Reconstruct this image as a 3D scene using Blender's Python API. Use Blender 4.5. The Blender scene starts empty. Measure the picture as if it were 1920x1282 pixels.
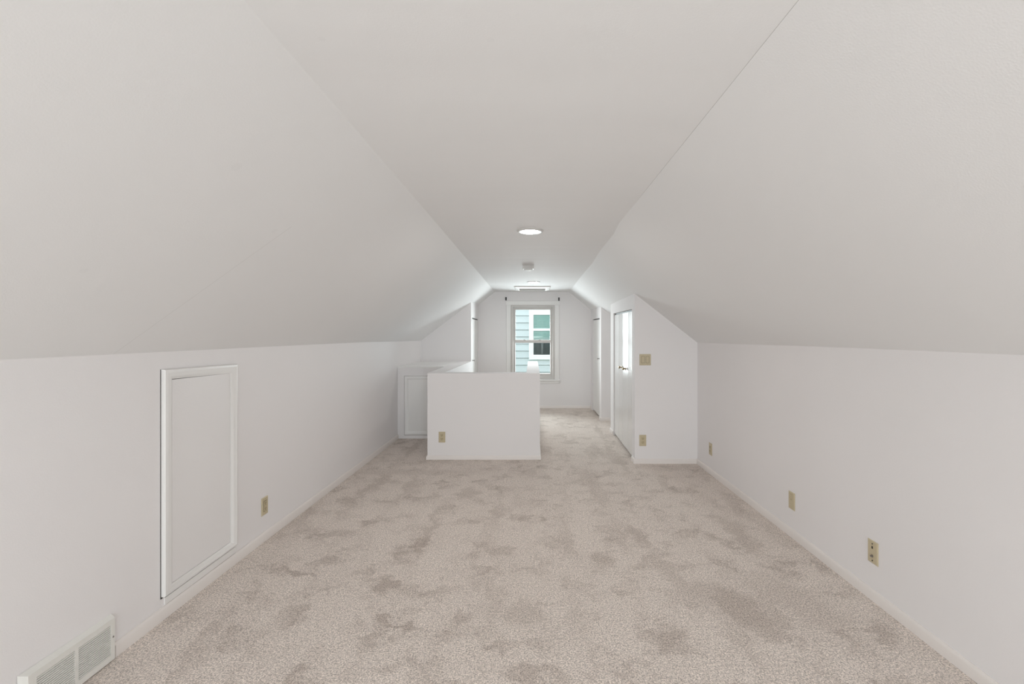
import bpy, bmesh, math
from mathutils import Vector, Matrix
C = bpy.context.scene.collection
S = bpy.context.scene
PI = math.pi

# ------------------------------------------------------------------ camera
F, CX, CY, H = 880.0, 997.0, 622.0, 1.355        # focal length and vanishing point in pixels of a 1920x1282 frame, eye height
cam = bpy.data.cameras.new('camera'); co = bpy.data.objects.new('camera', cam); C.objects.link(co)
co.location = (0, 0, H); co.rotation_euler = (PI/2, 0, 0)
cam.sensor_fit = 'HORIZONTAL'; cam.sensor_width = 36; cam.lens = F/1920*36
cam.shift_x = (960-CX)/1920; cam.shift_y = (CY-641)/1920
cam.clip_start = 0.02
S.camera = co

# ------------------------------------------------------------------ world and light
w = bpy.data.worlds.new('sky'); S.world = w; w.use_nodes = True
bg = w.node_tree.nodes['Background']; bg.inputs[0].default_value = (.88, .95, 1, 1); bg.inputs[1].default_value = 2.3

def area(name, loc, rot, sx, sy, power, col, shape='RECTANGLE'):
    l = bpy.data.lights.new(name, 'AREA'); l.shape = shape; l.size = sx
    if shape == 'RECTANGLE': l.size_y = sy
    l.energy = power; l.color = col
    o = bpy.data.objects.new(name, l); C.objects.link(o); o.location = loc; o.rotation_euler = rot
    return o
# area lamps: two at unseen windows added behind the camera, one at the far window
for wx in (-1.16, 1.16): area('window_daylight', (wx, -3.12, .91), (PI/2, 0, 0), .62, .86, 38, (.84, .935, .98))
area('window_daylight', (0.02, 8.47, 1.17), (-PI/2, 0, 0), .62, 1.1, 36, (.90, .97, 1))
LAMP = 150.0                                      # radiance of the recessed lamps' lenses
S.view_settings.view_transform = 'Standard'; S.view_settings.look = 'None'
S.view_settings.gamma = 1; S.view_settings.use_curve_mapping = False
S.view_settings.exposure = 0.08
try:
    S.cycles.max_bounces = 12; S.cycles.diffuse_bounces = 7; S.cycles.transparent_max_bounces = 12
    S.cycles.sample_clamp_indirect = 6; S.cycles.caustics_reflective = False; S.cycles.caustics_refractive = False
except Exception: pass

# ------------------------------------------------------------------ materials
class NT:
    def __init__(s, name):
        s.m = bpy.data.materials.new(name); s.m.use_nodes = True
        s.t = s.m.node_tree; s.n = s.t.nodes; s.l = s.t.links
        s.b = s.n['Principled BSDF']
    def node(s, kind, **k):
        n = s.n.new(kind)
        for a, v in k.items(): setattr(n, a, v)
        return n
    def math(s, op, a, b=None, clamp=False):
        n = s.node('ShaderNodeMath', operation=op, use_clamp=clamp)
        for i, v in enumerate((a, b)):
            if v is None: continue
            if isinstance(v, (int, float)): n.inputs[i].default_value = v
            else: s.l.new(v, n.inputs[i])
        return n.outputs[0]
    def pos(s): return s.node('ShaderNodeNewGeometry').outputs['Position']
    def scaled(s, v, sc):
        n = s.node('ShaderNodeVectorMath', operation='MULTIPLY'); s.l.new(v, n.inputs[0]); n.inputs[1].default_value = sc
        return n.outputs[0]
    def noise(s, v, scale, detail=2, rough=.5):
        n = s.node('ShaderNodeTexNoise'); s.l.new(v, n.inputs['Vector'])
        n.inputs['Scale'].default_value = scale; n.inputs['Detail'].default_value = detail; n.inputs['Roughness'].default_value = rough
        return n.outputs[0]
    def ramp(s, fac, a, b, ca, cb):
        n = s.node('ShaderNodeMapRange'); n.data_type = 'FLOAT'
        s.l.new(fac, n.inputs[0]); n.inputs[1].default_value = a; n.inputs[2].default_value = b
        n.inputs[3].default_value = ca; n.inputs[4].default_value = cb
        n.interpolation_type = 'SMOOTHSTEP'
        return n.outputs[0]
    def mix(s, fac, a, b):
        n = s.node('ShaderNodeMix', data_type='RGBA')
        if isinstance(fac, (int, float)): n.inputs[0].default_value = fac
        else: s.l.new(fac, n.inputs[0])
        for i, v in ((6, a), (7, b)):
            if isinstance(v, tuple): n.inputs[i].default_value = (*v[:3], 1)
            else: s.l.new(v, n.inputs[i])
        return n.outputs[2]
    def bump(s, h, strength, dist):
        n = s.node('ShaderNodeBump'); s.l.new(h, n.inputs['Height'])
        n.inputs['Strength'].default_value = strength; n.inputs['Distance'].default_value = dist
        s.l.new(n.outputs[0], s.b.inputs['Normal'])

def paint(name, col, rough=.6, grain=220, amp=.0006, wave=0.0, wave_scale=(1, 1, 1), var=.03, spots=(), spec=.3):
    t = NT(name); p = t.pos()
    n1 = t.noise(p, grain, 2)
    n2 = t.noise(t.scaled(p, wave_scale), 1.6, 2)
    dark = tuple(c*(1-var) for c in col)
    c = t.mix(n2, col, dark)
    for (sx, sy, sz, r) in spots:                              # faint filled nail heads
        d = t.node('ShaderNodeVectorMath', operation='DISTANCE'); t.l.new(p, d.inputs[0]); d.inputs[1].default_value = (sx, sy, sz)
        f = t.ramp(d.outputs['Value'], r*.7, r, .045, 0)
        c = t.mix(f, c, tuple(x*.55 for x in col))
    t.c = c
    h = t.math('ADD', t.math('MULTIPLY', n1, amp), t.math('MULTIPLY', n2, wave))
    t.bump(h, .6, 1.0)
    t.b.inputs['Roughness'].default_value = rough
    t.b.inputs['Specular IOR Level'].default_value = spec
    t.l.new(c, t.b.inputs['Base Color'])
    return t
WALL = (.86, .838, .838)
M = {}
M['wall'] = paint('wall_paint', WALL, .7).m
M['ceiling'] = paint('ceiling_paint', (.848, .844, .843), .75, wave=.010, wave_scale=(.35, 2.6, 1), spots=[(-.10, 1.144, 2.066, .011), (-.51, 1.14, 2.066, .011)]).m
def slope_mat():
    t = paint('slope_paint', (.848, .844, .843), .75, wave=.006, wave_scale=(1, .8, 1),
              spots=[(-.905, 1.44, 1.86, .02), (-1.04, 1.9, 1.76, .016), (-1.03, 2.35, 1.76, .016), (-1.36, 1.42, 1.545, .016)])
    p = t.pos(); sep = t.node('ShaderNodeSeparateXYZ'); t.l.new(p, sep.inputs[0])
    # hairline board joint on the left slope
    a = t.math('ABSOLUTE', t.math('SUBTRACT', sep.outputs[1], 1.955))
    f1 = t.math('MULTIPLY', t.math('LESS_THAN', a, .0011), t.math('LESS_THAN', sep.outputs[0], -1.0))
    # open paint crack along the right ceiling edge
    f2 = t.math('MULTIPLY', t.math('GREATER_THAN', sep.outputs[2], 2.0652), t.math('GREATER_THAN', sep.outputs[0], 0))
    f2 = t.math('MULTIPLY', f2, t.ramp(sep.outputs[1], 2.2, 2.9, 1, 0))
    c = t.mix(t.math('MULTIPLY', f1, .22), t.c, (.25, .23, .2))
    c = t.mix(t.math('MULTIPLY', f2, .5), c, (.2, .19, .17))
    t.l.new(c, t.b.inputs['Base Color'])
    return t.m
M['slope'] = slope_mat()
M['trim'] = paint('trim_paint', (.87, .86, .845), .38, grain=90, amp=.0004, spec=.4).m
M['base'] = paint('baseboard_paint', (.83, .785, .755), .42, grain=60, amp=.0005, spec=.4).m
M['panel'] = paint('panel_paint', (.86, .842, .838), .5, grain=120, spec=.35).m
M['door'] = paint('gloss_door_paint', (.85, .85, .845), .16, grain=14, amp=.0006, wave_scale=(1, 3, .4), spec=.6).m
M['vinyl'] = paint('window_vinyl', (.66, .635, .61), .4, grain=80, amp=.0002).m
M['almond'] = paint('almond_plastic', (.58, .50, .34), .35, grain=60, amp=.0001, spec=.5).m
M['almond_dark'] = paint('almond_plastic_darker', (.53, .45, .29), .35, grain=60, amp=.0001, spec=.5).m
M['register'] = paint('cream_register_enamel', (.80, .79, .75), .4, grain=60, amp=.0001, spec=.5).m
M['white_plastic'] = paint('white_plastic', (.70, .69, .67), .4, grain=60, amp=.0001).m
M['grille'] = paint('grey_grille', (.62, .61, .60), .5, grain=60, amp=.0001).m
M['slot'] = paint('dark_slot', (.04, .035, .03), .7, grain=60, amp=.0001).m
M['black'] = paint('black_metal', (.02, .02, .02), .4, grain=60, amp=.0001).m
M['siding'] = paint('blue_grey_siding', (.62, .67, .685), .6, grain=40, amp=.0006, wave_scale=(.4, 1, 9), var=.10).m
M['siding_back'] = paint('siding_shadow_gap', (.03, .04, .045), .8, grain=40).m
M['out_trim'] = paint('exterior_white_trim', (.93, .95, .95), .5, grain=60, amp=.0002).m
M['blind'] = paint('pale_teal_blind', (.48, .73, .67), .6, grain=60, amp=.0002).m
M['blind_rail'] = paint('blind_bottom_rail', (.62, .80, .76), .6, grain=60, amp=.0002).m
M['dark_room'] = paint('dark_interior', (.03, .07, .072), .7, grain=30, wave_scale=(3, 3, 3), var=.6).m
M['lawn'] = paint('lawn', (.13, .2, .08), .9, grain=20, amp=.01, var=.4).m
def metal(name, col, r):
    t = paint(name, col, r, grain=80, amp=.0001); t.b.inputs['Metallic'].default_value = 1; return t.m
M['brass'] = metal('aged_brass', (.42, .33, .20), .3)
M['steel'] = metal('dull_steel', (.35, .33, .31), .35)
def glass():
    t = NT('window_glass'); t.n.remove(t.b)
    tr = t.node('ShaderNodeBsdfTransparent'); tr.inputs[0].default_value = (.96, .985, .98, 1)
    gl = t.node('ShaderNodeBsdfGlossy'); gl.inputs['Roughness'].default_value = .02
    fr = t.node('ShaderNodeFresnel'); fr.inputs[0].default_value = 1.35
    mx = t.node('ShaderNodeMixShader'); t.l.new(fr.outputs[0], mx.inputs[0]); t.l.new(tr.outputs[0], mx.inputs[1]); t.l.new(gl.outputs[0], mx.inputs[2])
    t.l.new(mx.outputs[0], t.n['Material Output'].inputs[0])
    return t.m
M['glass'] = glass()
def lens():
    t = NT('lamp_lens')
    t.b.inputs['Base Color'].default_value = (.9, .9, .9, 1)
    t.b.inputs['Emission Color'].default_value = (1, .965, .93, 1); t.b.inputs['Emission Strength'].default_value = LAMP
    return t.m
M['lens'] = lens()

def fpt(x, y):                                    # floor point of a measured spot
    Y = F*H/(y-CY); return ((x-CX)*Y/F, Y)
def carpet():
    t = NT('cut_pile_carpet'); p = t.pos()
    fine = t.noise(p, 150, 3, .8)
    tuft = t.noise(p, 60, 2, .7)
    wob = t.node('ShaderNodeTexNoise'); t.l.new(p, wob.inputs['Vector']); wob.inputs['Scale'].default_value = 12; wob.inputs['Detail'].default_value = 5
    off = t.node('ShaderNodeVectorMath', operation='MULTIPLY_ADD'); t.l.new(wob.outputs['Color'], off.inputs[0]); off.inputs[1].default_value = (.24, .24, 0); off.inputs[2].default_value = (-.12, -.12, 0)
    pw = t.node('ShaderNodeVectorMath', operation='ADD'); t.l.new(p, pw.inputs[0]); t.l.new(off.outputs[0], pw.inputs[1]); pw = pw.outputs[0]
    patches = t.noise(pw, 4.6, 6, .72)
    track = t.noise(t.scaled(pw, (3.2, .55, 1)), 1.9, 3, .55)
    mask = t.ramp(patches, .46, .74, 0, .85)
    mask = t.math('MAXIMUM', mask, t.ramp(track, .48, .72, 0, .5))
    # trodden and brushed patches of pile (centre, half sizes, turn, strength)
    for (x, y, hx, hy, a, k) in ((1392, 1140, .13, .24, .30, .8), (1330, 1110, .16, .10, .2, .5), (790, 1018, .05, .13, 0, 1.0), (553, 1073, .14, .03, -.35, .9),
                                 (722, 1098, .07, .11, .5, .9), (737, 1166, .15, .03, -.5, .9), (1129, 1046, .07, .10, 0, .7), (1196, 1004, .06, .2, .2, .7),
                                 (1250, 1196, .12, .09, 0, .8), (1500, 1130, .16, .3, .35, .45), (640, 1000, .10, .03, 0, .6), (1000, 1262, .14, .05, 0, .7),
                                 (880, 925, .10, .16, 0, .5), (700, 1195, .08, .05, .3, .7), (980, 1150, .10, .12, .3, .5), (770, 885, .8, .10, 0, .35)):
        X, Y = fpt(x, y)
        mp = t.node('ShaderNodeMapping', vector_type='TEXTURE'); t.l.new(pw, mp.inputs[0])
        mp.inputs['Location'].default_value = (X, Y, 0); mp.inputs['Rotation'].default_value = (0, 0, a); mp.inputs['Scale'].default_value = (hx, hy, 1)
        ln = t.node('ShaderNodeVectorMath', operation='LENGTH')
        fl = t.scaled(mp.outputs[0], (1, 1, 0)); t.l.new(fl, ln.inputs[0])
        mask = t.math('MAXIMUM', mask, t.ramp(ln.outputs['Value'], .45, 1.35, k*.8, 0))
    light, dark = (.735, .66, .605), (.44, .375, .33)
    c = t.mix(mask, light, dark)
    sp = t.math('ADD', t.ramp(fine, .36, .64, .60, 1.38), t.ramp(tuft, .35, .65, -.09, .09))
    mul = t.node('ShaderNodeVectorMath', operation='SCALE'); t.l.new(c, mul.inputs[0]); t.l.new(sp, mul.inputs['Scale'])
    t.l.new(mul.outputs[0], t.b.inputs['Base Color'])
    h = t.math('ADD', t.math('MULTIPLY', fine, .003), t.math('MULTIPLY', tuft, .004))
    h = t.math('SUBTRACT', h, t.math('MULTIPLY', mask, .004))
    t.bump(h, .7, 1.0)
    t.b.inputs['Roughness'].default_value = .95; t.b.inputs['Specular IOR Level'].default_value = .1
    return t.m
M['carpet'] = carpet()

# ------------------------------------------------------------------ mesh helpers
def obj(name, bm, mat, parent=None, kind=None, smooth=None):
    me = bpy.data.meshes.new(name)
    bmesh.ops.recalc_face_normals(bm, faces=bm.faces[:])
    bm.to_mesh(me); bm.free(); me.materials.append(M[mat])
    if smooth:
        for f in me.polygons: f.use_smooth = True
        me.set_sharp_from_angle(angle=math.radians(smooth))
    o = bpy.data.objects.new(name, me); C.objects.link(o)
    if parent: o.parent = parent
    if kind: o['kind'] = kind
    return o
def struct(name, bm, mat, parent=None, smooth=None): return obj(name, bm, mat, parent, 'structure' if parent is None else None, smooth)
def root(name, loc, rz=0, kind=None):
    o = bpy.data.objects.new(name, None); C.objects.link(o); o.location = loc; o.rotation_euler = (0, 0, rz); o.empty_display_size = .05
    if kind: o['kind'] = kind
    return o
def tag(o, label, cat, group=None):
    o['label'] = label; o['category'] = cat
    if group: o['group'] = group
    return o
def box(bm, x0, x1, y0, y1, z0, z1, bev=0.0):
    vs = [bm.verts.new(v) for v in ((x0,y0,z0),(x1,y0,z0),(x1,y1,z0),(x0,y1,z0),(x0,y0,z1),(x1,y0,z1),(x1,y1,z1),(x0,y1,z1))]
    fs = [bm.faces.new([vs[i] for i in q]) for q in ((3,2,1,0),(4,5,6,7),(0,1,5,4),(1,2,6,5),(2,3,7,6),(3,0,4,7))]
    if bev:
        es = set(e for f in fs for e in f.edges)
        bmesh.ops.bevel(bm, geom=list(es), offset=bev, segments=2, affect='EDGES', profile=.5)
    return bm
def prism(bm, pts, vec):                          # polygon extruded by a vector
    a = [bm.verts.new(p) for p in pts]; b = [bm.verts.new(Vector(p)+Vector(vec)) for p in pts]
    bm.faces.new(a); bm.faces.new(b[::-1])
    n = len(a)
    for i in range(n): bm.faces.new((a[i], a[(i+1) % n], b[(i+1) % n], b[i]))
    return bm
def loft(bm, sections, closed=False):             # tube of equal-length closed sections, capped
    rows = [[bm.verts.new(p) for p in s] for s in sections]
    n = len(rows[0])
    for r, q in zip(rows, rows[1:] + ([rows[0]] if closed else [])):
        for i in range(n): bm.faces.new((r[i], r[(i+1) % n], q[(i+1) % n], q[i]))
    if not closed: bm.faces.new(rows[0][::-1]); bm.faces.new(rows[-1])
    return bm
def frame_loop(bm, u0, u1, v0, v1, prof, to):     # mitred frame: prof = (inset from the outer edge, height); to maps (u,v,h) to a point
    secs = []
    for su, sv, cu, cv in ((1,1,u0,v0), (-1,1,u1,v0), (-1,-1,u1,v1), (1,-1,u0,v1)):
        secs.append([to(cu+su*d, cv+sv*d, h) for d, h in prof])
    return loft(bm, secs, True)
def lathe(bm, prof, n=32, to=None):               # prof = (r, h) open profile from axis or rim; closed ends where r = 0
    to = to or (lambda x, y, h: (x, y, h))
    rings = []
    for r, h in prof:
        if r < 1e-6: rings.append([bm.verts.new(to(0, 0, h))])
        else: rings.append([bm.verts.new(to(r*math.cos(2*PI*i/n), r*math.sin(2*PI*i/n), h)) for i in range(n)])
    for a, b in zip(rings, rings[1:]):
        for i in range(n):
            j = (i+1) % n
            if len(a) == 1: bm.faces.new((a[0], b[i], b[j]))
            elif len(b) == 1: bm.faces.new((a[i], b[0], a[j]))
            else: bm.faces.new((a[i], b[i], b[j], a[j]))
    return bm
B = bmesh.new
def lerp(tab, y, k):                              # piecewise-linear lookup in station tables
    if y <= tab[0][0]: return tab[0][k]
    for a, b in zip(tab, tab[1:]):
        if y <= b[0]: return a[k] + (b[k]-a[k])*(y-a[0])/(b[0]-a[0])
    return tab[-1][k]

# ------------------------------------------------------------------ the shell
CEIL = 2.066
Y0, Y1 = -3.2, 8.34
# stations: Y, ceiling edge X, middle X, middle z, knee X, knee z
def st(y, xc, xk, zk, xm=None, zm=None, dz=0):
    s = 1 if xk > 0 else -1
    if xm is None: xm = s*1.07
    if zm is None: zm = CEIL + (zk-CEIL)*(xm-xc)/(xk-xc) + dz
    return (y, xc, xm, zm, xk, zk)
LEFT = [st(-3.34, -.618, -1.748, 1.264), st(1.5, -.618, -1.745, 1.263), st(2.75, -.622, -1.742, 1.258), st(4.2, -.632, -1.722, 1.252), st(5.0, -.636, -1.710, 1.247),
        st(5.96, -.641, -1.702, 1.233, dz=-.012), st(7.0, -.648, -1.652, 1.222, -.905, 1.795), st(7.6, -.652, -1.63, 1.235, -.93, 1.815), st(8.46, -.657, -1.60, 1.25, -.955, 1.832)]
RIGHT = [st(-3.34, .571, 1.730, 1.276), st(1.65, .571, 1.730, 1.273), st(2.4, .571, 1.727, 1.269), st(3.1, .573, 1.722, 1.263), st(3.4, .596, 1.720, 1.259), st(4.15, .600, 1.712, 1.250), st(4.83, .628, 1.705, 1.2436, 1.067, 1.742),
         st(6.1, .634, 1.70, 1.24, 1.07, 1.737), st(7.16, .648, 1.70, 1.24, 1.063, 1.731), st(7.8, .655, 1.70, 1.24, 1.06, 1.742), st(8.46, .668, 1.70, 1.24, 1.047, 1.752)]
def finer(tab):
    ys = sorted(set([r[0] for r in tab] + [i*.25 for i in range(-13, 34)]))
    return [(y,) + tuple(lerp(tab, y, k) for k in range(1, 6)) for y in ys]
def slope(name, tab):
    bm = B()
    secs = []
    for (y, xc, xm, zm, xk, zk) in finer(tab):
        s = 1 if xk > 0 else -1
        e = .13; g = (zk-zm)/(xk-xm)
        xo, zo = xk+s*e, zk+g*s*e
        q = lambda t: (xm + (xk-xm)*t, zm + (zk-zm)*t)
        secs.append([(xc, y, CEIL), (xm, y, zm), (xk, y, zk), (xo, y, zo), (xo, y, zo+.13), (xm, y, zm+.13), (xc, y, CEIL+.13)])
    loft(bm, secs)
    return struct(name, bm, 'slope', smooth=28)
slope('ceiling_slope_left', LEFT); slope('ceiling_slope_right', RIGHT)
LR, RR = finer(LEFT), finer(RIGHT)
ys = sorted(set([r[0] for r in LR] + [r[0] for r in RR]))
loft(bm := B(), [[(lerp(LEFT, y, 1), y, CEIL), (lerp(RIGHT, y, 1), y, CEIL), (lerp(RIGHT, y, 1), y, CEIL+.12), (lerp(LEFT, y, 1), y, CEIL+.12)] for y in ys])
struct('ceiling', bm, 'ceiling', smooth=28)
def knee(name, tab):
    secs = []
    for (y, xc, xm, zm, xk, zk) in finer(tab):
        s = 1 if xk > 0 else -1
        secs.append([(xk, y, -.2), (xk+s*.12, y, -.2), (xk+s*.12, y, zk-.06), (xk, y, zk+.004)])
    bm = B(); loft(bm, secs); return struct(name, bm, 'wall', smooth=28)
knee('wall_left', LEFT); knee('wall_right', RIGHT)

# floor with the stair opening
SX0, SX1, SY0, SY1 = -.944, -.057, 5.125, 7.04
bm = B()
for (a, b, c, d) in ((-1.9, 1.9, -3.34, SY0), (-1.9, SX0, SY0, SY1), (SX1, 1.9, SY0, SY1), (-1.9, 1.9, SY1, 8.5)):
    box(bm, a, b, c, d, -.2, 0)
struct('floor', bm, 'carpet')

# end walls with window openings
def gable(name, y, yt, holes):                     # holes: (x0, x1, z0, z1)
    bm = B(); L, R = [tuple(lerp(t, y, k) for k in range(1, 6)) for t in (LEFT, RIGHT)]
    e = .012
    P = [(L[3]-.02, L[4]), (L[1], L[2]), (L[0], CEIL), (R[0], CEIL), (R[1], R[2]), (R[3]+.02, R[4])]
    def ztop(x):
        for a, b in zip(P, P[1:]):
            if a[0]-1e-6 <= x <= b[0]+1e-6: return a[1] + (b[1]-a[1])*(x-a[0])/(b[0]-a[0]) + e
    xs = sorted([p[0] for p in P] + [v for h in holes for v in h[:2]])
    for a, b in zip(xs, xs[1:]):
        m = (a+b)/2; hs = [h for h in holes if h[0] < m < h[1]]
        z0 = -.2
        for h in hs:
            prism(bm, [(a, y, z0), (b, y, z0), (b, y, h[2]), (a, y, h[2])], (0, yt, 0)); z0 = h[3]
        prism(bm, [(a, y, z0), (b, y, z0), (b, y, ztop(b)), (a, y, ztop(a))], (0, yt, 0))
    return struct(name, bm, 'wall')
gable('wall_far', Y1, .14, [(-.372, .411, .50, 1.835)])
gable('wall_near', Y0, -.12, [(-1.5, -.82, .45, 1.37), (.82, 1.5, .45, 1.37)])

# ------------------------------------------------------------------ half wall around the stair, shaft and stairs
bm = B(); T = .915; D = -1.35
HW = 4.985
# left arm (slightly out of square), front, right arm
prism(bm, [(-1.108, HW, D), (.087, HW, D), (.087, SY0, D), (-1.108, SY0, D)], (0, 0, T-D))
prism(bm, [(-1.108, SY0, D), (SX0, SY0, D), (-.905, 7.0, D), (-1.108, 7.0, D)], (0, 0, T-D))
prism(bm, [(SX1, SY0, D), (.087, SY0, D), (.087, SY1, D), (SX1, SY1, D)], (0, 0, T-D))
bmesh.ops.remove_doubles(bm, verts=bm.verts[:], dist=.0001)
struct('wall_stair', bm, 'wall')
bm = B(); prism(bm, [(-1.05, SY1-.002, D), (0.02, SY1-.002, D), (0.02, SY1+.1, D), (-1.05, SY1+.1, D)], (0, 0, -.2-D)); struct('wall_shaft', bm, 'wall')
sr = root('stairs', (-.5, 6.1, D), kind='structure')
for k in range(7):
    z = -.19*(k+1); y1 = SY1-.004-.255*k
    bm = B(); box(bm, SX0+.045-.5*0, SX1-.004, y1-.27, y1, D, z, .012)
    o = struct('step', bm, 'carpet', sr); o.matrix_parent_inverse = Matrix.Translation((.5, -6.1, -D))
bm = B(); box(bm, -1.1, .08, 5.0, 7.1, D-.1, D); struct('floor_landing', bm, 'carpet')

# ------------------------------------------------------------------ closet blocks
def zt(tab, x, y):                                # underside of the slope
    xc, xm, zm, xk, zk = [lerp(tab, y, k) for k in range(1, 6)]
    if abs(x) < abs(xm): return CEIL + (zm-CEIL)*(x-xc)/(xm-xc)
    return zm + (zk-zm)*(x-xm)/(xk-xm)
def cross(bm, tab, xa, ya, yt):                   # cross wall from x = xa out to the knee wall, top cut to the slope
    xk, zk = lerp(tab, ya, 4), lerp(tab, ya, 5); e = .008
    xm, zm = lerp(tab, ya, 2), lerp(tab, ya, 3)
    pts = [(xa, ya, 0), (xk, ya, 0), (xk, ya, zk+e)]
    if abs(xm) > abs(xa)+.01: pts.append((xm, ya, zm+e))
    pts.append((xa, ya, zt(tab, xa, ya)+e))
    prism(bm, pts, (0, yt, 0))
def side(bm, tab, fx, y0, y1, oy0, oy1, oz, th):  # long wall with a door opening; fx(y) = face x
    s = 1 if th > 0 else -1; e = .006
    def piece(a, b, z0, z1=None):
        n = max(1, int((b-a)/.3)); yy = [a+(b-a)*i/n for i in range(n+1)]
        secs = []
        for y in yy:
            x = fx(y); za = z1 if z1 is not None else zt(tab, x, y)+e; zb = z1 if z1 is not None else zt(tab, x+th, y)+e
            secs.append([(x, y, z0), (x+th, y, z0), (x+th, y, zb), (x, y, za)])
        loft(bm, secs)
    piece(y0, oy0, 0); piece(oy1, y1, 0); piece(oy0, oy1, oz)
f1 = lambda y: 1.059 + (y-4.83)*.012
f2 = lambda y: 1.058 + (y-7.16)*-.006
f3 = lambda y: -.905 - (y-7.0)*.031
bm = B(); cross(bm, RIGHT, f1(4.83), 4.83, .10); cross(bm, RIGHT, f1(6.41), 6.41, -.10)
side(bm, RIGHT, f1, 4.93, 6.31, 4.965, 6.17, 1.597, .10); struct('wall_closet_near', bm, 'wall')
bm = B(); cross(bm, RIGHT, f2(7.16), 7.16, .10); side(bm, RIGHT, f2, 7.26, 8.35, 7.31, 8.12, 1.571, .10); struct('wall_closet_far', bm, 'wall')
bm = B(); cross(bm, LEFT, f3(7.0), 7.0, .10); side(bm, LEFT, f3, 7.10, 8.35, 7.17, 8.19, 1.574, -.10); struct('wall_closet_left', bm, 'wall')

# ------------------------------------------------------------------ doors
def knob(par, y, z, x, s, mat='brass', r=.016):   # s = direction the knob points in x
    to = lambda a, b, h: (x+s*h, y+a, z+b)
    bm = B(); lathe(bm, [(0, 0), (r*1.15, 0), (r*1.15, .004), (r*.45, .006), (r*.42, .018), (r*.95, .024), (r*1.05, .032), (r*.8, .038), (0, .040)], 20, to)
    return obj('knob', bm, mat, par, smooth=40)
def leaf(par, fx, ya, yb, z0, z1, dx, tilt, s, name='door_panel', mat='door'):
    bm = B(); xa, xb = fx(ya)+dx, fx(yb)+dx+tilt; g = .0018; t = .03*s
    prism(bm, [(xa, ya+g, z0), (xb, yb-g, z0), (xb+t, yb-g, z0), (xa+t, ya+g, z0)], (0, 0, z1-z0))
    bmesh.ops.bevel(bm, geom=bm.edges[:], offset=.002, segments=2, affect='EDGES')
    return struct(name, bm, mat, par)
d1 = root('door_1', (0, 0, 0), kind='structure')
ya, yb = 4.967, 6.168; q = (yb-ya)/4
for i, tl in enumerate((.004, -.006, .005, -.004)):
    dx = (.012, .017, .012, .017)[i]
    lf = leaf(d1, f1, ya+q*i, ya+q*(i+1), .022, 1.574, dx, tl, 1)
    if i in (1, 2): knob(lf, (5.41, 5.64)[i-1], .93, f1(5.5)+.014, -1)
bm = B(); box(bm, 1.10, 1.13, ya, yb, 1.578, 1.5965); struct('door_track', bm, 'black', d1)
d2 = root('door_2', (0, 0, 0), kind='structure')
leaf(d2, f2, 7.315, 8.112, .022, 1.553, .010, 0, 1, mat='trim'); knob(d2, 7.37, .935, f2(7.37)+.010, -1, 'steel', .013)
bm = B(); box(bm, 1.075, 1.095, 7.313, 8.117, 1.556, 1.5705); struct('door_track', bm, 'black', d2)
d3 = root('door_3', (0, 0, 0), kind='structure')
leaf(d3, f3, 7.175, 8.182, .022, 1.556, -.010, 0, -1, mat='trim'); knob(d3, 7.30, .91, f3(7.30)-.010, 1, 'steel', .013)
bm = B(); box(bm, -.965, -.945, 7.173, 8.187, 1.558, 1.5735); struct('door_track', bm, 'black', d3)

# ------------------------------------------------------------------ built-in cupboard in the stair nook
NY = 5.96
nx = lerp(LEFT, NY, 4)
bm = B(); pr = [(nx, NY, 0), (-1.109, NY, 0), (-1.109, NY, .896), (nx, NY, .896)]
box(bm, nx-.01, -1.109, NY+.02, NY+.04, 0, .896)
box(bm, nx-.005, -1.62, NY, NY+.02, 0, .896); box(bm, -1.165, -1.109, NY, NY+.02, 0, .896)
box(bm, -1.62, -1.165, NY, NY+.02, .797, .896); box(bm, -1.62, -1.165, NY, NY+.02, 0, .043)
struct('wall_nook', bm, 'wall')
bm = B(); prism(bm, [(nx-.01, NY-.006, .896), (-1.1085, NY-.006, .896), (-1.1085, 7.0, .896), (lerp(LEFT, 7, 4)-.01, 7.0, .896)], (0, 0, .018)); struct('trim_nook_top', bm, 'trim')
d4 = root('door_4', (-1.39, NY, .05), kind='structure'); inv = Matrix.Translation((1.39, -NY, -.05))
PROF = [(0, 0), (0, .012), (.004, .016), (.016, .018), (.034, .014), (.040, .008), (.048, .006), (.048, 0)]
bm = B(); frame_loop(bm, -1.617, -1.168, .046, .795, PROF, lambda u, v, h: (u, NY+.012-h, v)); o = struct('door_frame', bm, 'trim', d4, 35); o.matrix_parent_inverse = inv
bm = B(); box(bm, -1.571, -1.214, NY+.006, NY+.018, .092, .749); o = struct('door_panel', bm, 'trim', d4); o.matrix_parent_inverse = inv

# ------------------------------------------------------------------ baseboards
def baseboard(name, pts, inward, z1=.055, th=.012):
    """pts: list of (x, y) along the wall face; inward: unit (x, y) per segment side"""
    bm = B(); prof = [(0, 0), (th, 0), (th, z1-.014), (th*.7, z1-.006), (th*.35, z1), (0, z1)]
    secs = [[(x+inx*d, y+iny*d, h) for d, h in prof] for (x, y), (inx, iny) in zip(pts, inward)]
    loft(bm, secs); return struct(name, bm, 'base', smooth=35)
yl = [1.955+.5*i for i in range(9)]; yl[-1] = NY-.001
baseboard('baseboard_left', [(lerp(LEFT, y, 4), y) for y in yl], [(1, 0)]*len(yl), .058)
yr = [-3.19+.5*i for i in range(17)] + [4.818]
baseboard('baseboard_right', [(lerp(RIGHT, y, 4), y) for y in yr], [(-1, 0)]*len(yr))
baseboard('baseboard_far', [(f3(8.34), Y1), (f2(8.34)-.001, Y1)], [(0, -1)]*2, .045)
baseboard('baseboard_closet_near', [(f1(4.93), 4.95), (f1(4.83), 4.83), (1.70, 4.83)], [(-1, 0), (-1, -1), (0, -1)], .050)
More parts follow.
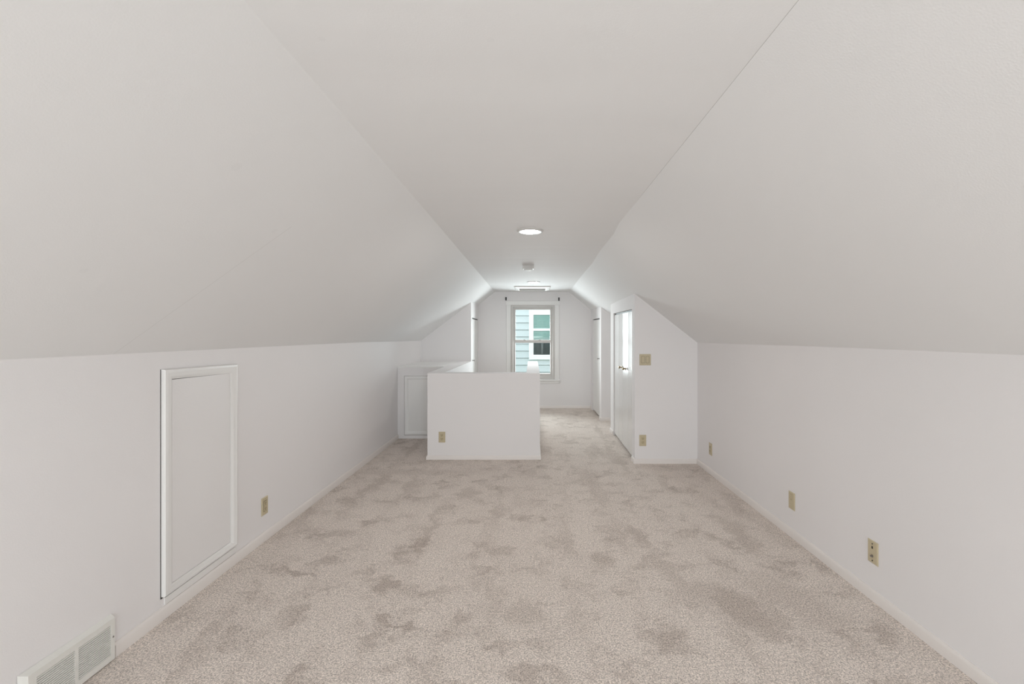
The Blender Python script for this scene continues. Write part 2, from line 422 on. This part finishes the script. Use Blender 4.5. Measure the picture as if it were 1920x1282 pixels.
baseboard('baseboard_closet_near_end', [(f1(6.18), 6.185), (f1(6.41), 6.41), (1.69, 6.41)], [(-1, 0), (-1, 1), (0, 1)], .050)
baseboard('baseboard_closet_far', [(f2(7.3), 7.30), (f2(7.16), 7.16), (1.69, 7.16)], [(-1, 0), (-1, -1), (0, -1)], .050)
baseboard('baseboard_closet_far_end', [(f2(8.13), 8.13), (f2(8.34), 8.327)], [(-1, 0)]*2, .050)
baseboard('baseboard_stair', [(-1.108, NY-.002), (-1.108, HW), (.087, HW), (.087, SY1), (SX1, SY1)], [(-1, 0), (-1, -1), (1, -1), (1, 1), (0, 1)], .043)

# ------------------------------------------------------------------ far window
win = root('window_1', (.02, Y1, .5), kind='structure'); winv = Matrix.Translation((-.02, -Y1, -.5))
def wpart(name, bm, mat, par=win, smooth=None):
    o = struct(name, bm, mat, par, smooth); o.matrix_parent_inverse = winv if par is win else Matrix.Identity(4)
    if par is not win: o.matrix_parent_inverse = par.matrix_parent_inverse.inverted() @ winv if False else Matrix.Identity(4)
    return o
def fr(name, x0, x1, z0, z1, wd, y0, y1, mat, par=win, wb=None):
    bm = B(); wb = wd if wb is None else wb
    box(bm, x0, x0+wd, y0, y1, z0, z1, .002); box(bm, x1-wd, x1, y0, y1, z0, z1, .002)
    box(bm, x0+wd-.002, x1-wd+.002, y0+.0005, y1-.0005, z1-wd, z1, .002); box(bm, x0+wd-.002, x1-wd+.002, y0+.0005, y1-.0005, z0, z0+wb, .002)
    return wpart(name, bm, mat, par)
CP = [(0, 0), (0, .014), (.006, .019), (.03, .016), (.066, .012), (.078, .010), (.080, .004), (.080, 0)]
# casing: two legs and a head, each its own board
def leg(x0, x1, s):
    bm = B(); pr = [((x0 if s > 0 else x1)+s*d, Y1-h) for d, h in CP]
    prism(bm, [(x, y, .51) for x, y in pr], (0, 0, 1.831-.51)); return wpart('casing', bm, 'trim')
leg(-.452, -.372, 1); leg(.408, .488, -1)
bm = B(); prism(bm, [(-.456, Y1-h, 1.906-d*.94) for d, h in CP], (.948, 0, 0)); wpart('casing', bm, 'trim')
bm = B(); box(bm, -.475, .505, Y1-.045, Y1+.03, .487, .510, .006); wpart('window_sill', bm, 'trim')
bm = B(); box(bm, -.455, .490, Y1-.016, Y1, .440, .487, .004); wpart('apron', bm, 'trim')
fr('window_frame', -.370, .409, .512, 1.833, .036, Y1+.012, Y1+.10, 'vinyl', wb=.040)
up = fr('upper_sash', -.332, .371, 1.185, 1.794, .044, Y1+.062, Y1+.092, 'vinyl', wb=.028)
lo = fr('lower_sash', -.332, .371, .555, 1.200, .042, Y1+.028, Y1+.058, 'vinyl', wb=.058)
def child(par, name, bm, mat, smooth=None):       # sub-part in world coordinates
    o = obj(name, bm, mat, par, smooth=smooth); o.matrix_parent_inverse = Matrix.Identity(4); return o
# the sashes' own matrices are offset by their parent's cancelled location, so children sit in the same coordinates
bm = B(); box(bm, -.290, .329, Y1+.075, Y1+.079, 1.210, 1.752); child(up, 'pane', bm, 'glass')
bm = B(); box(bm, -.292, .331, Y1+.041, Y1+.045, .611, 1.160); child(lo, 'pane', bm, 'glass')
for x in (-.126, .146):
    bm = B(); box(bm, x-.022, x+.022, Y1+.030, Y1+.056, 1.199, 1.206, .002)
    prism(bm, [(x-.006, Y1+.036, 1.205), (x+.014, Y1+.036, 1.205), (x+.010, Y1+.036, 1.216), (x-.014, Y1+.036, 1.221), (x-.028, Y1+.036, 1.212)], (0, .014, 0))
    child(lo, 'sash_lock', bm, 'steel')
# two unseen windows added behind the camera to light the near room
for n_, (a, b) in enumerate(((-1.5, -.82), (.82, 1.5))):
    w2 = root('window_%d' % (n_+2), ((a+b)/2, Y0, .45), kind='structure'); i2 = Matrix.Translation((-(a+b)/2, -Y0, -.45))
    bm = B(); box(bm, a, a+.04, Y0-.1, Y0-.04, .45, 1.37); box(bm, b-.04, b, Y0-.1, Y0-.04, .45, 1.37); box(bm, a+.04, b-.04, Y0-.1, Y0-.04, 1.33, 1.37); box(bm, a+.04, b-.04, Y0-.1, Y0-.04, .45, .49); box(bm, a+.04, b-.04, Y0-.09, Y0-.05, .89, .93)
    o = struct('window_frame', bm, 'vinyl', w2); o.matrix_parent_inverse = i2
    bm = B(); box(bm, a+.04, b-.04, Y0-.072, Y0-.068, .49, 1.33); g_ = obj('pane', bm, 'glass', o); g_.matrix_parent_inverse = Matrix.Identity(4)
    bm = B(); frame_loop(bm, a-.08, b+.08, .37, 1.45, CP, lambda u, v, h: (u, Y0+h, v)); o = struct('casing', bm, 'trim', w2); o.matrix_parent_inverse = i2

# ------------------------------------------------------------------ curtain-rod brackets
for i, x in enumerate((-.457, .483)):
    z = (1.944, 1.938)[i]
    r = root('curtain_rod_bracket', (x, Y1, z)); r.scale = (1.25, 1.1, 1.15)
    bm = B(); box(bm, -.009, .009, -.004, 0, -.026, .024, .001); obj('wall_plate', bm, 'black', r)
    bm = B(); loft(bm, [[(-.005, -.003, -.012), (.005, -.003, -.012), (.005, -.003, .010), (-.005, -.003, .010)],
                        [(-.004, -.05, -.006), (.004, -.05, -.006), (.004, -.05, .008), (-.004, -.05, .008)],
                        [(-.004, -.062, .004), (.004, -.062, .004), (.004, -.058, .018), (-.004, -.058, .018)]]); obj('arm', bm, 'black', r)
    tag(r, ('small black curtain rod bracket above the left top corner of the far window', 'small black curtain rod bracket above the right top corner of the far window')[i], 'bracket', 'curtain rod brackets over the far window')

# ------------------------------------------------------------------ access panel on the left knee wall
AX = lambda y: lerp(LEFT, y, 4)
ap = root('access_panel', (AX(2.46), 2.46, .1)); tag(ap, 'large white access panel with moulded frame in the left knee wall', 'access panel')
ang = math.atan2(AX(2.76)-AX(2.2), .56)
P2 = [(0, 0), (0, .012), (.004, .018), (.014, .021), (.022, .018), (.030, .018), (.040, .014), (.046, .008), (.050, .007), (.050, 0)]
bm = B()
y0, y1, z0, z1 = 2.205, 2.752, .108, 1.178
O = Vector((AX(2.46), 2.46, .1))
secs = []
for (yy, zz, sy, sz, wy, wz) in ((y0, z0, 1, 1, 1.15, .72), (y1, z0, -1, 1, .95, .72), (y1, z1, -1, -1, .95, 1.0), (y0, z1, 1, -1, 1.15, 1.0)):
    secs.append([tuple(Vector((AX(yy)+.002+h, yy+sy*d*wy, zz+sz*d*wz + (0 if zz < 1 else (-(yy-y0)*.02))))-O) for d, h in P2])
loft(bm, secs, True); obj('frame', bm, 'trim', ap, smooth=35)
pa, pb = y0+.0592, y1-.0490; tp = lambda y: z1-.0518-(y-y0)*.02-.1
bm = B(); prism(bm, [(.0022, pa-2.46, z0+.0375-.1), (.0022, pb-2.46, z0+.0375-.1), (.0022, pb-2.46, tp(pb)), (.0022, pa-2.46, tp(pa))], (.0053, 0, 0)); obj('panel', bm, 'panel', ap)
bm = B(); box(bm, -.004, .0015, y0-.002-2.46, y1+.004-2.46, z0-.009-.1, z0+.01-.1); box(bm, -.004, .0012, y0-.0022-2.46, y0+.01-2.46, z0-.1, z1-.1); box(bm, .0, .0022, y0+.05-2.46, y1-.04-2.46, z0+.03-.1, z1-.062-.1); prism(bm, [(.0, y0+.05-2.46, z1-.062-.1), (.0, y1-.04-2.46, z1-.062-.1), (.0, y1-.04-2.46, tp(y1)+.006), (.0, y0+.05-2.46, tp(y0+.05)+.006)], (.0022, 0, 0)); obj('gap', bm, 'slot', ap)
bm = B(); box(bm, -.004, .004, 2.225-2.46, 2.76-2.46, .060-.1, .094-.1, .001); obj('sill_strip', bm, 'trim', ap)

# ------------------------------------------------------------------ floor register on the left wall
ry0, ry1, rx = 1.590, 1.945, AX(1.8)
rg = root('air_register', (rx, (ry0+ry1)/2, 0)); tag(rg, 'cream metal air register with two banks of slats low on the left wall', 'air vent')
L2 = (ry1-ry0)/2
bm = B()
xf = .021
banks = [(1.633, 1.771), (1.785, 1.922)]; zb, ztp = .030, .153
c = (ry0+ry1)/2
def fp(y, z, x): return (x, y-c, z)
# sloped border: wall outline -> front outline, then the flat face as bars around the two openings
ou = [(ry0, .004), (ry1, .004), (ry1, .188), (ry0, .188)]; inn = [(ry0+.016, .006), (ry1-.004, .006), (ry1-.004, .176), (ry0+.016, .176)]
a = [bm.verts.new(fp(y, z, .001)) for y, z in ou]; b = [bm.verts.new(fp(y, z, xf)) for y, z in inn]
for i in range(4): bm.faces.new((a[i], a[(i+1) % 4], b[(i+1) % 4], b[i]))
bm.faces.new(a[::-1])
yy = [inn[0][0], banks[0][0], banks[0][1], banks[1][0], banks[1][1], inn[1][0]]; zz = [.006, zb, ztp, .176]
g = [[bm.verts.new(fp(y, z, xf)) for z in zz] for y in yy]
for i in range(5):
    for j in range(3):
        if j == 1 and i in (1, 3): continue
        bm.faces.new((g[i][j], g[i+1][j], g[i+1][j+1], g[i][j+1]))
for i in (1, 3):                                  # reveal of each opening
    ring = [g[i][1], g[i+1][1], g[i+1][2], g[i][2]]; bk = [bm.verts.new(v.co - Vector((.008, 0, 0))) for v in ring]
    for k in range(4): bm.faces.new((ring[k], ring[(k+1) % 4], bk[(k+1) % 4], bk[k]))
bmesh.ops.remove_doubles(bm, verts=bm.verts[:], dist=.0002)
obj('frame', bm, 'register', rg)
bm = B(); box(bm, xf-.012, xf-.009, banks[0][0]-c, banks[1][1]-c, zb, ztp); obj('backing', bm, 'slot', rg)
sm = None; ns = 15
for (b0, b1) in banks:
    for k in range(ns):
        z = zb + (ztp-zb)*(k+.5)/ns
        if sm is None:
            bm = B(); w_ = (b1-b0)/2
            prism(bm, [(-.0075, -w_, .0030), (.0002, -w_, .0006), (.0002, -w_, -.0026), (-.0010, -w_, -.0026), (-.0075, -w_, .0014)], (0, 2*w_, 0))
            s0 = obj('slat', bm, 'register', rg); sm = s0.data; s0.location = (xf, (b0+b1)/2-c, z)
        else:
            s1 = bpy.data.objects.new('slat', sm); C.objects.link(s1); s1.parent = rg; s1.location = (xf, (b0+b1)/2-c, z)
for y, z in ((ry1-.012, .10), (ry0+.03, .10)):
    bm = B(); lathe(bm, [(0, 0), (.004, 0), (.0035, .0015), (0, .002)], 12, lambda a, b, h: (xf+h, y-c+a, z+b)); obj('screw', bm, 'steel', rg)

# ------------------------------------------------------------------ wall plates.  local frame: face points to -Y, X across, Z up, origin at plate centre back
def plate_bm(wd, ht):
    bm = B(); a, b, t = wd/2, ht/2, .006
    loft(bm, [[(-a, 0, -b), (a, 0, -b), (a, 0, b), (-a, 0, b)], [(-a, -.003, -b), (a, -.003, -b), (a, -.003, b), (-a, -.003, b)],
              [(-a+.004, -t, -b+.004), (a-.004, -t, -b+.004), (a-.004, -t, b-.004), (-a+.004, -t, b-.004)]]); return bm
def disc(r, y0, y1, x, z, n=14):
    bm = B(); lathe(bm, [(0, 0), (r, 0), (r, y1-y0), (0, y1-y0)], n, lambda a, b, h: (x+a, -y0-h, z+b)); return bm
def screws(r, zs, mat='almond_dark', x=0):
    for z in zs: obj('screw', disc(.0032, .0055, .0072, x, z), mat, r)
def duplex(name, loc, rz, label, group):
    r = root(name, loc, rz); obj('plate', plate_bm(.070, .114), 'almond', r)
    for z in (.0195, -.0195):
        bm = B(); lathe(bm, [(0, 0), (.0172, 0), (.0172, .0025), (.016, .0035), (0, .0035)], 24, lambda a, b, h: (a, -.0055-h, z+max(-.0135, min(.0135, b))))
        f = obj('socket', bm, 'almond_dark', r)
        for x in (-.0065, .0065):
            bm = B(); box(bm, x-.0012, x+.0012, -.0096, -.0088, z+.000, z+.009); obj('slot', bm, 'slot', f)
        obj('slot', disc(.0026, .0088, .0097, 0, z-.007), 'slot', f)
    screws(r, (0,)); return tag(r, label, 'outlet', group)
def decora(name, loc, rz, label, group, gangs=1, rocker=False):
    wd = .070 if gangs == 1 else .116
    r = root(name, loc, rz); obj('plate', plate_bm(wd, .114), 'almond', r)
    for g_ in range(gangs):
        x = 0 if gangs == 1 else (-.023, .023)[g_]
        bm = B(); frame_loop(bm, x-.0175, x+.0175, -.0345, .0345, [(0, -.0052), (0, -.0066), (.0016, -.0066), (.0016, -.0052)], lambda u, v, h: (u, h, v)); obj('bezel', bm, 'brass' if False else 'slot', r)
        bm = B()
        if rocker: prism(bm, [(x-.0155, -.005, -.0325), (x-.0155, -.0095, -.0325), (x-.0155, -.0068, 0), (x-.0155, -.0078, .0325), (x-.0155, -.005, .0325)], (.031, 0, 0)); obj('rocker', bm, 'almond', r)
        else:
            box(bm, x-.0155, x+.0155, -.0085, -.005, -.0325, .0325, .0008); f = obj('socket', bm, 'almond_dark', r)
            for z in (.018, -.018):
                for sx in (-.0055, .0055):
                    bm = B(); box(bm, x+sx-.0011, x+sx+.0011, -.0092, -.0084, z-.001, z+.007); obj('slot', bm, 'slot', f)
                obj('slot', disc(.0024, .0084, .0092, x, z-.007), 'slot', f)
        screws(r, (.0475, -.0475), x=x)
    return tag(r, label, 'light switch' if rocker else 'outlet', group)
GO = 'almond power outlets low on the walls'
LW, RW = PI/2, -PI/2                              # on the left wall the face points to +X, on the right wall to -X
duplex('wall_outlet', (-.953, HW, .238), 0, 'almond power outlet on the front of the stair half wall', GO)
duplex('wall_outlet', (1.142, 4.83, .2385), 0, 'almond power outlet below the light switches on the closet end wall', GO)
duplex('wall_outlet', (lerp(RIGHT, 4.479, 4), 4.479, .237), RW, 'almond power outlet on the right knee wall nearest the closet corner', GO)
decora('wall_outlet', (lerp(LEFT, 3.046, 4), 3.05, .225), LW, 'almond outlet on the left knee wall just beyond the white access panel', GO)
decora('light_switch', (1.167, 4.83, 1.0685), 0, 'double almond rocker light switch on the closet end wall', None, 2, True)
# blank-looking plate with one small hole, middle of the right wall
r = root('phone_plate', (lerp(RIGHT, 3.104, 4), 3.104, .2386), RW); obj('plate', plate_bm(.070, .114), 'almond', r)
obj('jack', disc(.0045, .0055, .0075, 0, .006), 'almond_dark', r); obj('hole', disc(.0018, .0075, .0082, 0, .010), 'slot', r); screws(r, (.042, -.042))
tag(r, 'plain almond wall plate in the middle of the right knee wall', 'wall plate')
r = root('cable_plate', (lerp(RIGHT, 2.372, 4), 2.372, .242), RW); obj('plate', plate_bm(.070, .114), 'almond', r)
screws(r, (.042, -.042), 'slot')
bm = B(); box(bm, -.0045, .0045, -.0075, -.0055, .018, .027, .0008); box(bm, -.0025, .0025, -.0078, -.0056, .026, .031); obj('phone_jack', bm, 'slot', r)
bm = B(); lathe(bm, [(0, 0), (.0068, 0), (.0068, .003), (.0048, .0034), (.0048, .0095), (.0036, .0098), (0, .0075)], 12, lambda a, b, h: (a, -.0055-h, b-.019)); obj('coaxial_connector', bm, 'steel', r)
tag(r, 'almond cable plate with threaded connector, nearest on the right knee wall', 'wall plate')

# ------------------------------------------------------------------ ceiling fixtures
def down(y, x): return lambda a, b, h: (a, b, -h)
for i, (x, y, lab) in enumerate(((-.012, 3.30, 'round white recessed ceiling light nearest the viewer, before the smoke detector'),
                                 (.025, 6.68, 'far round recessed ceiling light between smoke detector and ceiling grille'),
                                 (-.02, -.08, 'round white recessed ceiling light overhead, behind the viewer'))):
    r = root('ceiling_light', (x, y, CEIL))
    bm = B(); lathe(bm, [(.062, .000), (.062, .006), (.068, .010), (.086, .009), (.094, .004), (.094, 0)], 48, lambda a, b, h: (a, b, -h)); obj('trim_ring', bm, 'white_plastic', r, smooth=40)
    bm = B(); lathe(bm, [(.064, .002), (.064, .006), (.050, .011), (.03, .0145), (0, .016)], 40, lambda a, b, h: (a, b, -h)); obj('lens', bm, 'lens', r, smooth=60)
    tag(r, lab, 'ceiling light', 'recessed ceiling lights')
# smoke detector
r = root('smoke_detector', (-.036, 4.95, CEIL)); tag(r, 'small square white smoke detector on the ceiling between the two lights', 'smoke detector')
bm = B(); box(bm, -.060, .060, -.0, .120, -.008, 0, .003); obj('base_plate', bm, 'white_plastic', r)
bm = B(); box(bm, -.058, .058, .002, .118, -.045, -.008, .005); obj('body', bm, 'white_plastic', r)
bm = B(); lathe(bm, [(.052, .043), (.05, .049), (.036, .057), (0, .060)], 32, lambda a, b, h: (a, b+.06, -h)); obj('cover', bm, 'out_trim', r, smooth=60)
bm = B(); box(bm, -.026, .024, -.0012, .010, -.0445, -.038); obj('slot', bm, 'grille', r)
bm = B(); box(bm, -.045, .045, .0008, .01, -.026, -.023); obj('vent_slit', bm, 'grille', r)
# ceiling grille
r = root('ceiling_vent', (.01, 7.57, CEIL)); tag(r, 'large white framed grille on the ceiling just before the far window', 'vent')
bm = B(); vp = [(0, 0), (0, .010), (.008, .020), (.07, .030), (.076, .030), (.076, .004), (.07, 0)]
frame_loop(bm, -.285, .285, -.29, .29, vp, lambda u, v, h: (u, v, -h)); obj('frame', bm, 'white_plastic', r)
bm = B(); box(bm, -.212, .212, -.217, .217, -.004, 0); obj('backing', bm, 'slot', r)
gm = None
for k in range(22):
    y = -.205+.41*k/21
    if gm is None:
        bm = B(); prism(bm, [(-.211, -.009, -.024), (-.211, -.0075, -.0255), (-.211, .010, -.009), (-.211, .0085, -.0075)], (.422, 0, 0)); o = obj('slat', bm, 'grille', r); gm = o.data; o.location.y = y
    else: o = bpy.data.objects.new('slat', gm); C.objects.link(o); o.parent = r; o.location.y = y

# ------------------------------------------------------------------ outside: the neighbouring house
NYH = 12.0
nb = root('neighbour_house', (.5, NYH, -2.6)); tag(nb, 'neighbouring house with pale blue siding and white-trimmed window outside', 'house')
def nobj(name, bm, mat, par=nb):
    o = obj(name, bm, mat, par)
    if par is nb: o.matrix_parent_inverse = Matrix.Translation((-.5, -NYH, 2.6))
    return o
bm = B(); box(bm, -4, 5, NYH+.02, NYH+.2, -2.6, 5.2); nobj('wall', bm, 'siding_back')
WX0, WX1, WZ0, WZ1 = -.071, 1.05, .646, 2.05
z = 1.771-.18*14
while z < 5.0:
    z1_ = z+.18-.013
    segs = [(-4, 5)]
    if z < WZ1 and z1_ > WZ0+.07: segs = [(-4, WX0+.010), (WX1+.002, 5)]
    for (a, b) in segs:
        bm = B(); prism(bm, [(a, NYH+.03, z), (a, NYH-.006, z), (a, NYH+.012, z1_+.004), (a, NYH+.03, z1_+.004)], (b-a, 0, 0)); nobj('siding_board', bm, 'siding')
    z += .18
nw = None
def pbox(*a): bm = B(); box(bm, *a); return bm
bm = B(); box(bm, WX0, WX0+.05, NYH-.03, NYH+.03, WZ0, WZ1); box(bm, WX1-.05, WX1, NYH-.03, NYH+.03, WZ0, WZ1); box(bm, WX0+.05, WX1-.05, NYH-.03, NYH+.03, WZ1-.06, WZ1); box(bm, WX0+.05, WX1-.05, NYH-.035, NYH+.03, WZ0, WZ0+.075, .004)
nw = nobj('window_trim', bm, 'out_trim')
gx0, gx1 = .044, .935
bm = B(); box(bm, -.019, gx0, NYH-.02, NYH+.03, .725, 1.99); box(bm, gx1, .999, NYH-.02, NYH+.03, .725, 1.99)
box(bm, gx0, gx1, NYH-.02, NYH+.03, 1.79, 1.989); box(bm, gx0, gx1, NYH-.02, NYH+.03, 1.382, 1.442); box(bm, gx0, gx1, NYH-.02, NYH+.03, .726, .769)
nobj('window_sash', bm, 'out_trim')
nobj('pane', pbox(gx0, gx1, NYH+.004, NYH+.006, .769, 1.79), 'glass')
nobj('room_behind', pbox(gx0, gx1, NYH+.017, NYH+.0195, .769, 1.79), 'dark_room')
bm = B(); k = 1.785
while k > 1.215:
    prism(bm, [(gx0+.004, NYH+.008, k-.034), (gx0+.004, NYH+.010, k-.036), (gx0+.004, NYH+.016, k), (gx0+.004, NYH+.014, k)], (gx1-gx0-.008, 0, 0)); k -= .032
nobj('blind', bm, 'blind')
nobj('blind_rail', pbox(gx0+.004, gx1-.004, NYH+.007, NYH+.016, 1.125, 1.212), 'blind_rail')
bm = B(); box(bm, -30, 30, -30, 40, -2.75, -2.6); struct('ground', bm, 'lawn')
